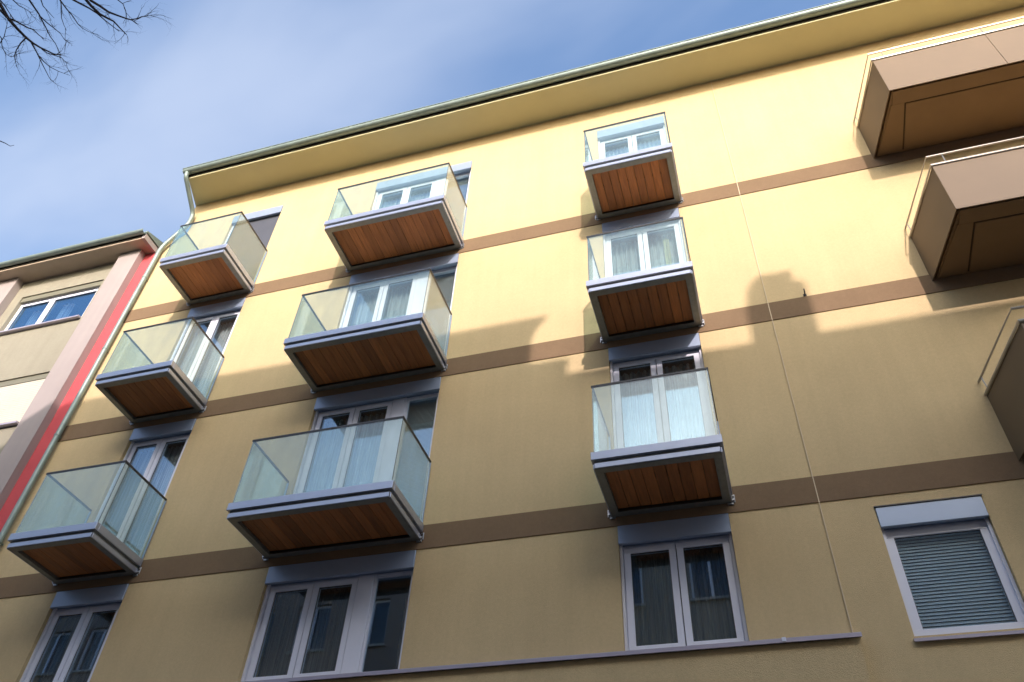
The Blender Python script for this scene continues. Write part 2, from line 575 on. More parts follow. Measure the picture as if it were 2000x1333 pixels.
# eaves
EX0 = -10.28
put('soffit', MB().prism_z([(EX0 + 0.06, -0.68), (XR + 0.3, -0.68), (XR + 0.3, 0.3), (-10.47, 0.3), (-10.47, 0.0)], EAVE_Z + 0.001, EAVE_Z + 0.05), 'soffit', house, (-1, 0, EAVE_Z))
put('fascia', MB().box(EX0 + 0.01, XR + 0.3, -0.69, -0.64, EAVE_Z + 0.051, EAVE_Z + 0.20), 'fascia', house, (-1, -0.66, EAVE_Z))
put('roof', MB().prism_x([(-0.72, 16.251), (-0.72, 16.30), (5.3, 18.6), (11.6, 16.30), (11.6, 16.251), (0.3, 16.251)], EX0, XR + 0.3), 'roof', house, (-1, 5, 16.3))
put('gable', MB().prism_y([(EX0 + 0.05, 16.06), (XR, 16.06), (XR, 16.25), (EX0 + 0.05, 16.25)], 0.31, 11.2), 'stucco', house, (-1, 5, 16.1))
gc_y, gc_z, gr = -0.772, 16.205, 0.076
prof = []
for i in range(13):
    a = math.pi + math.pi * i / 12
    prof.append((gc_y + gr * math.cos(a), gc_z + gr * math.sin(a)))
prof = [(gc_y - gr - 0.012, gc_z + 0.004), (gc_y - gr - 0.012, gc_z + 0.020), (gc_y - gr + 0.004, gc_z + 0.020)] + prof
inner = [(gc_y + (gr - 0.005) * math.cos(math.pi + math.pi * i / 12), gc_z + (gr - 0.005) * math.sin(math.pi + math.pi * i / 12) + 0.001) for i in range(12, -1, -1)]
gut = put('gutter', MB().prism_x(prof + inner, EX0 - 0.03, XR + 0.32), 'zinc', house, (-1, gc_y, gc_z))
brm = MB()
bp = [(gc_y + (gr + 0.006) * math.cos(math.pi + math.pi * i / 10), gc_z + (gr + 0.006) * math.sin(math.pi + math.pi * i / 10)) for i in range(11)]
bi = [(gc_y + (gr + 0.0005) * math.cos(math.pi + math.pi * i / 10), gc_z + (gr + 0.0005) * math.sin(math.pi + math.pi * i / 10)) for i in range(10, -1, -1)]
brm.prism_x([(y - gc_y, z - gc_z) for y, z in bp + bi], -0.013, 0.013)
brm = brm.mesh('gutter_bracket')
x = EX0 + 0.4
while x < XR:
    put('gutter_bracket', brm, 'zinc', gut, (x, gc_y, gc_z))
    x += 0.86

# downpipe: out of the gutter end, back to the wall, sideways over the neighbour's eave, down the joint


def smooth_path(pts, r=0.14, n=4):
    """Round off the corners of a polyline."""
    pts = [Vector(p) for p in pts]
    out = [pts[0]]
    for a, b, c in zip(pts, pts[1:], pts[2:]):
        d1, d2 = (a - b), (c - b)
        q = min(r, d1.length * 0.45, d2.length * 0.45)
        p0, p2 = b + d1.normalized() * q, b + d2.normalized() * q
        for i in range(n + 1):
            t = i / n
            out.append(p0 * (1 - t) ** 2 + b * 2 * t * (1 - t) + p2 * t * t)
    out.append(pts[-1])
    return out


DP = smooth_path([(-10.22, gc_y, 16.20), (-10.22, gc_y, 16.02), (-10.29, -0.085, 15.55), (-10.29, -0.085, 15.20), (-10.52, -0.085, 14.84), (-10.70, -0.085, 14.55), (-10.70, -0.085, 5.2), (-10.70, -0.16, 5.0), (-10.70, -0.16, 0.13)])
dp = put('downpipe', MB().tube(DP, 0.048, 12), 'zinc', house, (-10.7, -0.085, 8), smooth=True)
for z in (13.6, 11.6, 9.6, 7.6, 5.6):
    put('pipe_clip', MB().tube([(-10.70, -0.085, z - 0.015), (-10.70, -0.085, z + 0.015)], 0.056, 12).box(-10.712, -10.688, -0.035, 0.0, z - 0.012, z + 0.012), 'zinc', dp, (-10.7, -0.085, z))


# ------------------------------------------------------------------ windows of the yellow building
def curtain_mesh(x0, x1, z0, z1, y, amp=0.025, per=0.085, seed=0):
    rnd = random.Random(seed)
    mb = MB()
    n = max(8, int((x1 - x0) / 0.012))
    ph = rnd.uniform(0, 6)
    ys = []
    for i in range(n + 1):
        x = x0 + (x1 - x0) * i / n
        ys.append((x, y + amp * math.sin(2 * math.pi * x / per + ph + 1.3 * math.sin(x * 9 + ph)) + 0.3 * amp * math.sin(x * 190 + ph)))
    for (xa, ya), (xb, yb) in zip(ys, ys[1:]):
        mb.quad((xa, ya, z0), (xb, yb, z0), (xb, yb, z1), (xa, ya, z1))
    o = MB()
    for (xa, ya) in ys:
        o.v += [(xa, ya, z0), (xa, ya, z1)]
    o.f = [(2 * i, 2 * i + 2, 2 * i + 3, 2 * i + 1) for i in range(n)]
    return o


def blind_mesh(x0, x1, z0, z1, y, pitch=0.035, depth=0.016):
    """Tilted slats, one below the other, with narrow gaps."""
    o = MB()
    n = int((z1 - z0) / pitch)
    p = (z1 - z0) / n
    for i in range(n):
        za = z0 + i * p
        o.prism_x([(y, za), (y + depth, za + 0.94 * p), (y + depth + 0.002, za + 0.94 * p), (y + 0.002, za)], x0, x1)
    return o


def sash(win, x0, x1, z0, z1, pane_w=0.072, y0=0.082, y1=0.15, gm='w_glass'):
    """An opening casement: white bars with a pane inside."""
    s = MB().frame(x0, x1, z0, z1, y0, y1, pane_w)
    put('sash', s, 'upvc', win, ((x0 + x1) / 2, y0, z0))
    put('pane', MB().box(x0 + pane_w - 0.008, x1 - pane_w + 0.008, y0 + 0.030, y0 + 0.042, z0 + pane_w - 0.008, z1 - pane_w + 0.008), gm, win, ((x0 + x1) / 2, y0 + 0.03, z0))
    # thin dark glazing gasket
    g = MB().frame(x0 + pane_w - 0.001, x1 - pane_w + 0.001, z0 + pane_w - 0.001, z1 - pane_w + 0.001, y0 + 0.018, y0 + 0.029, 0.007, 0.0)
    put('gasket', g, 'rail', win, ((x0 + x1) / 2, y0, z0))


def shutter_box(win, x0, x1, z0, z1):
    b = MB().box(x0 + 0.004, x1 - 0.004, -0.014, 0.03, z0, z1 - 0.004, 0.004)
    b.box(x0 + 0.004, x1 - 0.004, 0.03, 0.235, z0 + 0.03, z1 - 0.004)
    put('shutter_box', b, 'alu_box', win, ((x0 + x1) / 2, 0, z0))


def window(x0, x1, z0, z1, kind, door, curtain='sheer', seed=0, label=None):
    box_h = 0.238
    zb = z1 - box_h
    cx = (x0 + x1) / 2
    if kind == 'wide':
        frame_w = 0.055
    fr = MB().frame(x0 + 0.003, x1 - 0.003, z0 + 0.004, zb + 0.028, 0.10, 0.175, 0.055)
    win = put('window', fr, 'upvc', house, (cx, 0.1, z0))
    if label:
        win['label'] = label
    shutter_box(win, x0, x1, zb, z1)
    # side guide rails of the roller shutter
    for xx in (x0 + 0.004, x1 - 0.034):
        put('guide_rail', MB().box(xx, xx + 0.03, 0.052, 0.098, z0 + 0.01, zb + 0.029), 'upvc', win, (xx, 0.05, z0))
    sz0, sz1 = z0 + 0.03, zb - 0.005
    if kind == 'double':
        m = cx + 0.02 if False else cx
        sash(win, x0 + 0.045, m - 0.006, sz0, sz1)
        sash(win, m + 0.006, x1 - 0.045, sz0, sz1)
        if curtain:
            c = curtain_mesh(x0 + 0.03, x1 - 0.03, z0 + 0.05, zb - 0.02, 0.30, seed=seed)
            put('curtain', c, curtain, win, (cx, 0.3, z0))
    elif kind == 'wide':
        sash(win, x0 + 0.055, x0 + 0.652, sz0, sz1)
        sash(win, x0 + 0.664, x0 + 1.262, sz0, sz1)
        put('panel', MB().box(x0 + 1.268, x0 + 1.478, 0.078, 0.16, sz0, zb + 0.02, 0.004), 'upvc', win, (x0 + 1.37, 0.1, z0))
        fx0, fx1 = x0 + 1.482, x1 - 0.035
        put('sash', MB().frame(fx0, fx1, sz0, sz1 + 0.03, 0.095, 0.15, 0.03), 'upvc', win, ((fx0 + fx1) / 2, 0.1, z0))
        put('pane', MB().box(fx0 + 0.024, fx1 - 0.024, 0.118, 0.130, sz0 + 0.024, sz1 + 0.006), 'w_glass', win, ((fx0 + fx1) / 2, 0.11, z0))
        if curtain:
            c = curtain_mesh(x0 + 0.05, x0 + 1.28, z0 + 0.05, zb - 0.02, 0.30, seed=seed)
            put('curtain', c, curtain, win, (x0 + 0.6, 0.3, z0))
        if door:
            put('blind', blind_mesh(fx0 + 0.01, fx1 - 0.01, z0 + 0.05, zb + 0.02, 0.19, 0.022, 0.010), 'blind_pale', win, ((fx0 + fx1) / 2, 0.19, z0))
        else:
            put('curtain', curtain_mesh(fx1 - 0.17, fx1 - 0.01, z0 + 0.05, zb - 0.02, 0.30, seed=seed + 5), curtain, win, (fx1 - 0.1, 0.3, z0))
    elif kind == 'single':
        sash(win, x0 + 0.03, x1 - 0.03, sz0 - 0.01, sz1, 0.078)
        put('blind', blind_mesh(x0 + 0.06, x1 - 0.06, z0 + 0.05, zb - 0.01, 0.165), 'blind', win, (cx, 0.165, z0))
    if door:
        put('threshold', MB().box(x0 + 0.003, x1 - 0.003, -0.02, 0.10, z0 + 0.0, z0 + 0.028), 'alu', win, (cx, 0, z0))
    return win


seed = 1
for c, (a, b) in COLS.items():
    kind = 'wide' if c == 'M' else 'double'
    window(a, b, LEDGE_Z, ZK[2] - BAND_H, kind, False, 'drape', seed)
    for k in (2, 3, 4):
        seed += 1
        w = window(a, b, ZK[k], ZK[k + 1] - BAND_H, kind, True, None if (c, k) == ('L', 4) else 'sheer', seed)
        if (c, k) == ('L', 4):
            w['label'] = 'balcony door behind a lowered dark grey roller shutter'
            zt = ZK[5] - BAND_H - 0.21
            sl = MB()
            z = ZK[4] + 0.04
            while z < zt:
                sl.box(a + 0.03, b - 0.03, 0.060, 0.074, z, min(z + 0.036, zt))
                z += 0.039
            sl.box(a + 0.03, b - 0.03, 0.068, 0.071, ZK[4] + 0.04, zt)
            put('roller_shutter', sl, 'shutter_dark', w, ((a + b) / 2, 0.06, ZK[4]))
        if (c, k) == ('R', 3):
            put('curtain', curtain_mesh(-0.47, -0.38, ZK[3] + 0.3, ZK[4] - 0.75, 0.24, 0.012, 0.05, 3), 'yellow_cloth', w, (-0.42, 0.24, ZK[3]))
rw = window(1.352, 2.385, 5.13, 6.535, 'single', False, None, 30, 'single window with a lowered grey pleated blind')
put('window_sill', MB().prism_x([(-0.045, 5.062), (-0.045, 5.092), (0.095, 5.128), (0.095, 5.108), (-0.036, 5.082), (-0.036, 5.062)], 1.335, 2.40), 'ledge', rw, (1.87, 0, 5.08))
put('box_cap', MB().box(1.345, 2.392, -0.026, -0.002, 6.532, 6.545), 'rail', rw, (1.87, 0, 6.54))


# ------------------------------------------------------------------ glass balconies
D = 0.977
BAL = {'L': (-9.292, -7.983), 'M': (-5.990, -3.864), 'R': (-1.445, -0.102)}
PW = 0.128
plank_mesh = MB().box(-PW / 2 + 0.003, PW / 2 - 0.003, -0.40, 0.40, 0.0, 0.016, 0.002).mesh('plank')
plank_mesh.materials.append(M['wood'])


def glass_balcony(xl, xr, zk):
    cx = (xl + xr) / 2
    f = MB()
    y0 = -D
    zb = zk - 0.215
    # lower U-profile: outer web with flanges, mitred as butt joints
    fw = 0.082
    for (a, b, c, d) in ((xl, xr, y0, y0 + 0.012), (xl, xl + 0.012, y0 + 0.012, -0.012), (xr - 0.012, xr, y0 + 0.012, -0.012), (xl, xr, -0.012, -0.002)):
        f.box(a, b, c, d, zb + 0.012, zk - 0.006)
    f.box(xl - 0.004, xr + 0.004, y0 - 0.004, y0 + fw, zb, zb + 0.012)
    f.box(xl - 0.004, xl + fw, y0 + fw, -0.10, zb, zb + 0.012)
    f.box(xr - fw, xr + 0.004, y0 + fw, -0.10, zb, zb + 0.012)
    f.box(xl - 0.004, xr + 0.004, -0.10, -0.013, zb, zb + 0.012)
    # inner webs behind the flanges
    f.box(xl + fw, xr - fw, y0 + fw - 0.008, y0 + fw, zb + 0.013, zk - 0.09)
    f.box(xl + fw - 0.008, xl + fw, y0 + fw, -0.10, zb + 0.013, zk - 0.09)
    f.box(xr - fw, xr - fw + 0.008, y0 + fw, -0.10, zb + 0.013, zk - 0.09)
    # cross-beams above the boards
    f.box(xl + 0.02, xr - 0.02, -0.56, -0.50, zk - 0.125, zk - 0.052)
    bal = put('balcony', f, 'steel', house, (cx, -D / 2, zk))
    # front faces of the lower profile in bright aluminium
    put('edge_profile', MB().box(xl + 0.001, xr - 0.001, y0 - 0.020, y0 - 0.0045, zb + 0.004, zb + 0.068, 0.003), 'alu', bal, (cx, -D, zb))
    for s in (-1, 1):
        x = xl if s < 0 else xr
        a, b = (x - 0.018, x - 0.0045) if s < 0 else (x + 0.0045, x + 0.018)
        put('edge_profile', MB().box(a, b, y0 - 0.004, -0.03, zb + 0.004, zb + 0.068, 0.003), 'alu', bal, (x, -D / 2, zb))
    # upper glass-holding channel
    ov = 0.036
    put('glass_channel', MB().box(xl - ov, xr + ov, y0 - ov, y0 + 0.03, zk - 0.108, zk - 0.002, 0.004), 'alu', bal, (cx, -D, zk - 0.1))
    for s in (-1, 1):
        x = xl - ov if s < 0 else xr - 0.03
        put('glass_channel', MB().box(x, x + ov + 0.03, y0 + 0.0305, -0.02, zk - 0.108, zk - 0.002, 0.004), 'alu', bal, (x, -D / 2, zk - 0.1))
    # boards under and on the platform
    n = int(round((xr - xl - 2 * fw) / PW))
    step = (xr - xl - 2 * fw) / n
    for i in range(n):
        p = put('plank', plank_mesh, None, bal, (xl + fw + (i + 0.5) * step, -0.50, zb + 0.045 + random.uniform(0, 0.003)))
        p.scale = (step / PW, 1.0, 1.0)
    put('deck', MB().box(xl + 0.031, xr - 0.031, y0 + 0.031, -0.014, zk - 0.05, zk - 0.02), 'deck', bal, (cx, -D / 2, zk))
    # wall brackets with bolts
    for s in (-1, 1):
        x = xl if s < 0 else xr
        b = MB().box(x - 0.035, x + 0.035, -0.028, -0.0135, zb - 0.028, zb - 0.0005, 0.003)
        b.box(x + s * 0.019, x + s * 0.055, -0.026, -0.0135, zb + 0.0, zb + 0.10, 0.003)
        b.tube([(x + s * 0.037, -0.055, zb + 0.02), (x + s * 0.037, -0.026, zb + 0.02)], 0.014, 6)
        b.tube([(x + s * 0.037, -0.045, zb + 0.075), (x + s * 0.037, -0.026, zb + 0.075)], 0.012, 6)
        put('wall_bracket', b, 'bracket', bal, (x, 0, zb))
    # three glass panels
    gz0, gz1 = zk - 0.02, zk + 0.968
    gy = -D - 0.012
    put('glass_panel', MB().box(xl - 0.004, xr + 0.004, gy, gy + 0.012, gz0, gz1), 'b_glass', bal, (cx, gy, gz0))
    for s in (-1, 1):
        x = xl - 0.006 if s < 0 else xr - 0.006
        put('glass_panel', MB().box(x, x + 0.012, gy + 0.016, -0.030, gz0, gz1), 'b_glass', bal, (x, -D / 2, gz0))
        put('wall_profile', MB().box(x - 0.008, x + 0.020, -0.029, -0.0125, gz0 + 0.02, gz1 - 0.02), 'alu_box', bal, (x, 0, gz0))
        put('corner_joint', MB().box(x + 0.001, x + 0.011, gy + 0.0125, gy + 0.0155, gz0, gz1), 'rail', bal, (x, gy, gz0))
    # slim dark handrail
    r0, r1 = gz1 - 0.012, gz1 + 0.016
    put('handrail', MB().box(xl - 0.014, xr + 0.014, gy - 0.006, gy + 0.018, r0, r1, 0.003), 'rail', bal, (cx, gy, r0))
    for s in (-1, 1):
        x = xl - 0.012 if s < 0 else xr - 0.012
        put('handrail', MB().box(x, x + 0.024, gy + 0.0185, -0.013, r0, r1, 0.003), 'rail', bal, (x, -D / 2, r0))
    return bal


for c, (a, b) in BAL.items():
    for k in (2, 3, 4):
        glass_balcony(a, b, ZK[k])


# ------------------------------------------------------------------ brown panelled balconies
BD = 1.135
BX, BSK, BEND = 2.86, 0.20, 8.2


def brown_balcony(zk):
    z0, z1 = zk - 0.123, zk + 0.785
    c1 = (BX + BSK, -BD)
    slab = MB().prism_z([(BX + 0.05, -0.001), (BX + BSK + 0.045, -BD + 0.035), (BEND - 0.04, -BD + 0.035), (BEND - 0.04, -0.001)], z0 + 0.02, z0 + 0.20)
    bal = put('balcony', slab, 'underside_brown', house, ((BX + BEND) / 2, -BD / 2, zk))
    bal['label'] = 'balcony clad in brown boards with a double rail'
    # soffit board framed by a recessed groove
    put('soffit_board', MB().box(BX + BSK + 0.24, BEND - 0.25, -BD + 0.285, -0.06, z0 + 0.006, z0 + 0.0195, 0.002), 'underside_brown', bal, ((BX + BEND) / 2, -0.5, z0))
    rim = MB().box(BX + BSK + 0.05, BEND - 0.05, -BD + 0.04, -BD + 0.262, z0 + 0.004, z0 + 0.0195, 0.002)
    rim.prism_z([(BX + 0.075, -0.06), (BX + BSK + 0.035, -BD + 0.263), (BX + BSK + 0.215, -BD + 0.263), (BX + BSK + 0.215, -0.06)], z0 + 0.004, z0 + 0.0195)
    put('soffit_rim', rim, 'underside_brown', bal, ((BX + BEND) / 2, -0.5, z0))
    put('soffit_groove', MB().box(BX + BSK + 0.05, BEND - 0.05, -BD + 0.05, -0.05, z0 + 0.0196, z0 + 0.0199), 'groove', bal, ((BX + BEND) / 2, -0.5, z0))
    # front boards with open joints
    for (a, b) in ((BX + BSK, 4.610), (4.615, 6.40), (6.405, BEND)):
        put('panel', MB().box(a, b, -BD, -BD + 0.012, z0, z1, 0.002), 'panel_brown', bal, ((a + b) / 2, -BD, z0))
    # slanting end board
    put('panel', MB().prism_z([(BX, -0.002), (BX + BSK - 0.001, -BD + 0.0125), (BX + BSK + 0.013, -BD + 0.0125), (BX + 0.013, -0.002)], z0, z1), 'panel_brown', bal, (BX + 0.1, -BD / 2, z0))
    put('panel', MB().box(BEND - 0.012, BEND, -BD + 0.0125, -0.002, z0, z1), 'panel_brown', bal, (BEND, -BD / 2, z0))
    # capping profile and the thin top rail on short posts
    zc = z1 + 0.012
    put('cap_rail', MB().tube([(BX - 0.006, -0.012, zc), (BX + BSK - 0.012, -BD - 0.004, zc), (BEND, -BD - 0.004, zc)], 0.022, 8), 'rail_white', bal, (BX, -BD, zc))
    zr = zk + 0.985
    put('top_rail', MB().tube([(BX - 0.02, -0.012, zr), (BX + BSK - 0.015, -BD - 0.006, zr), (BEND, -BD - 0.006, zr)], 0.014, 8), 'rail_white', bal, (BX, -BD, zr))
    for x in (3.23, 4.61, 6.40, 7.9):
        put('rail_post', MB().tube([(x, -BD - 0.005, zc), (x, -BD - 0.005, zr)], 0.008, 6), 'rail_white', bal, (x, -BD, zc))
    put('rail_post', MB().tube([(BX + 0.01, -0.10, zc), (BX - 0.005, -0.10, zr)], 0.008, 6), 'rail_white', bal, (BX, -0.1, zc))
    return bal


for k in (2, 3, 4):
    brown_balcony(ZK[k])

# ------------------------------------------------------------------ the neighbour on the left
nb = thing('neighbouring_building', 'beige and pink neighbouring house with a red strip beside the downpipe', 'building', (-16, 0, 0))
NX0, NX1 = -25.0, -10.805
n_holes = [(-14.06, -11.95, 12.88, 14.03), (-14.06, -11.88, 10.17, 11.41), (-14.06, -11.88, 7.4, 8.64),
           (-17.9, -15.6, 12.88, 14.03), (-17.9, -15.6, 10.17, 11.41)]
put('wall', pierced_wall(MB(), NX0, -11.14, 0, 14.56, 0.02, 0.38, n_holes), 'n_wall', nb, (-16, 0, 0))
put('red_strip', MB().box(-11.14, NX1, -0.002, 0.36, 0, 14.56), 'n_red', nb, (-11, 0, 0))
for a, b in ((-11.665, -11.14), (-14.90, -14.31), (-18.6, -18.05), (-22.2, -21.6)):
    put('pilaster', MB().box(a, b, -0.15, 0.0195, 0, 14.555), 'n_pilaster', nb, ((a + b) / 2, 0, 0))
put('rear_wall', MB().box(NX0, NX1, 9.7, 10.0, 0, 14.56).box(NX0, NX0 + 0.3, 0.38, 9.7, 0, 14.56).box(NX1 - 0.3, NX1, 0.38, 9.7, 0, 14.56), 'n_wall', nb, (-16, 6, 0))
put('inner_wall', MB().box(NX0 + 0.31, NX1 - 0.31, 3.2, 3.3, 0, 14.5), 'room', nb, (-16, 3, 0))
for z in (12.0, 9.3, 6.6):
    put('floor_slab', MB().box(NX0 + 0.31, NX1 - 0.31, 0.385, 3.195, z - 0.2, z), 'room', nb, (-16, 2, z))
EX1 = -10.90
put('soffit', MB().box(NX0, EX1, -0.40, 0.5, 14.561, 14.60), 'n_soffit', nb, (-16, 0, 14.56))
put('verge_board', MB().box(EX1 - 0.06, EX1 + 0.015, -0.415, 0.5, 14.545, 14.68), 'n_pilaster', nb, (EX1, 0, 14.6))
put('fascia', MB().box(NX0, EX1 - 0.061, -0.41, -0.37, 14.601, 14.70), 'fascia', nb, (-16, -0.4, 14.6))
ng = MB()
pr = [(-0.475 + 0.066 * math.cos(math.pi + math.pi * i / 10), 14.705 + 0.066 * math.sin(math.pi + math.pi * i / 10)) for i in range(11)]
pr += [(-0.475 + 0.061 * math.cos(math.pi + math.pi * i / 10), 14.706 + 0.061 * math.sin(math.pi + math.pi * i / 10)) for i in range(10, -1, -1)]
ng.prism_x(pr, NX0, EX1 + 0.01)
put('gutter', ng, 'zinc', nb, (-16, -0.47, 14.7))
put('roof', MB().prism_x([(-0.43, 14.71), (-0.43, 14.75), (4.8, 16.6), (10.0, 14.75), (10.0, 14.71), (0.0, 14.71)], NX0, EX1 + 0.03), 'zinc', nb, (-16, 5, 14.8))


def n_window(x0, x1, z0, z1, closed):
    fr = MB().frame(x0 + 0.003, x1 - 0.003, z0 + 0.003, z1 - 0.003, 0.10, 0.17, 0.05)
    w = put('window', fr, 'upvc', nb, ((x0 + x1) / 2, 0.1, z0))
    cx = (x0 + x1) / 2
    zt = z1 - 0.20
    put('shutter_rail', MB().box(x0 + 0.004, x1 - 0.004, 0.045, 0.095, zt + 0.06, z1 - 0.004), 'n_lintel', w, (cx, 0.05, zt))
    put('window_sill', MB().prism_x([(-0.06, z0 - 0.045), (-0.06, z0 - 0.01), (0.095, z0 + 0.025), (0.095, z0 + 0.003), (0.019, z0 + 0.003), (0.019, z0 - 0.045)], x0 - 0.02, x1 - 0.0), 'ledge', w, (cx, 0, z0))
    if closed:
        sl = MB()
        z = z0 + 0.03
        while z < zt + 0.05:
            sl.box(x0 + 0.02, x1 - 0.02, 0.058, 0.072, z, z + 0.046, 0.004)
            z += 0.049
        put('roller_shutter', sl, 'n_shutter', w, (cx, 0.06, z0))
        return
    xm = x0 + (x1 - x0) * 0.42
    for a, b in ((x0 + 0.04, xm - 0.006), (xm + 0.006, x1 - 0.04)):
        sash(w, a, b, z0 + 0.03, zt, 0.062, gm='n_glass')
        put('curtain', curtain_mesh(a + 0.1, a + 0.35, z0 + 0.05, zt, 0.32, 0.03, 0.1, 11), 'sheer', w, (a, 0.3, z0))


for i, (a, b, c, d) in enumerate(n_holes):
    n_window(a, b, c, d, i in (1, 4))

# ------------------------------------------------------------------ houses across the street (behind the camera)
OY = -14.0


def street_house(name, label, prof, wall_mat, cols, rows, top):
    """Extruded outline facing +y, with window openings built as frames set on recessed panes."""
    xs = [p[0] for p in prof]
    h = thing(name, label, 'building', ((min(xs) + max(xs)) / 2, OY, 0))
    w0, w1 = max(min(xs), prof[0][0]), prof[1][0]
    holes = [(x - 0.6, x + 0.6, z, z + 1.55) for x in cols for z in rows]
    cx = (w0 + w1) / 2
    put('wall', pierced_wall(MB(), w0, w1, 0, top, OY, OY - 0.35, holes), wall_mat, h, (cx, OY, 0))
    put('rear_wall', MB().box(w0, w1, OY - 10.3, OY - 10.0, 0, top).box(w0, w0 + 0.3, OY - 10, OY - 0.35, 0, top).box(w1 - 0.3, w1, OY - 10, OY - 0.35, 0, top), wall_mat, h, (cx, OY - 5, 0))
    put('inner_wall', MB().box(w0 + 0.31, w1 - 0.31, OY - 2.6, OY - 2.5, 0, top), 'room', h, (cx, OY - 2.5, 0))
    for (a, b, c, d) in holes:
        w = put('window', MB().frame(a, b, c, d, OY - 0.2, OY - 0.12, 0.07), 'upvc', h, ((a + b) / 2, OY - 0.15, c))
        put('pane', MB().box(a + 0.06, b - 0.06, OY - 0.17, OY - 0.16, c + 0.06, d - 0.06), 'o_glass', w, ((a + b) / 2, OY - 0.16, c))
        put('window_sill', MB().box(a - 0.06, b + 0.06, OY + 0.001, OY + 0.10, c - 0.07, c - 0.001), 'opp_trim', w, ((a + b) / 2, OY, c))
        put('mullion', MB().box((a + b) / 2 - 0.04, (a + b) / 2 + 0.04, OY - 0.145, OY - 0.11, c + 0.07, d - 0.07), 'upvc', w, ((a + b) / 2, OY - 0.13, c))
    return h


TOP_A = 16.10
ha = street_house('corner_house', 'tall grey beige house with a cornice across the street', [(-7.8, 0), (1.67, 0)], 'opp_beige',
                  [-6.4, -3.8, -1.2], [1.2, 4.2, 7.1, 10.0, 12.9], TOP_A)
# attic above the cornice line: sloping left end, stepped cornice on the right
put('cornice', MB().prism_y([(-7.8, TOP_A + 0.001), (1.67, TOP_A + 0.001), (1.67, 16.44), (1.80, 16.70), (1.92, 16.86), (-6.85, 16.86), (-7.8, 15.4 + 0.701)], OY - 10.3, OY + 0.02), 'opp_trim', ha, (-3, OY, TOP_A))
hb = street_house('street_house', 'lower dusty pink house with a chimney across the street', [(1.675, 0), (16.0, 0)], 'opp_pink',
                  [3.1, 6.9, 8.9, 10.9, 12.9], [1.2, 4.0, 6.8, 9.6, 12.4], 15.45)
hc = street_house('end_house', 'low brownish house to the left of the corniced one across the street', [(-36.0, 0), (-7.805, 0)], 'opp_pink',
                  [-31.5, -29.0, -26.5, -24.5, -22.5, -20.4, -18.3, -16.2, -14.1, -12.0, -9.9], [1.2, 4.0, 6.8, 9.6, 12.4], 15.0)
put('eave', MB().box(-36.0, -7.805, OY - 10.3, OY + 0.02, 15.001, 15.15), 'opp_trim', hc, (-16, OY, 15.0))
put('eave', MB().box(1.675, 16.0, OY - 10.3, OY + 0.02, 15.451, 15.62), 'opp_trim', hb, (9, OY, 15.5))
put('parapet', MB().box(1.68, 2.12, OY - 0.6, OY - 0.001, 15.621, 15.93), 'opp_trim', hb, (1.9, OY, 15.7))
vent = MB().tube([(2.27, OY - 0.4, 15.62), (2.27, OY - 0.4, 16.02)], 0.06, 8).tube([(2.27, OY - 0.4, 16.02), (2.27, OY - 0.4, 16.12)], [0.12, 0.02], 8)
put('vent_pipe', vent, 'zinc', hb, (2.27, OY - 0.4, 15.6))
ch = MB().box(4.99, 5.62, OY - 0.9, OY - 0.2, 15.621, 16.74).box(5.03, 5.50, OY - 0.86, OY - 0.24, 16.741, 17.0)
put('chimney', ch, 'opp_pink', hb, (5.3, OY - 0.5, 15.6))

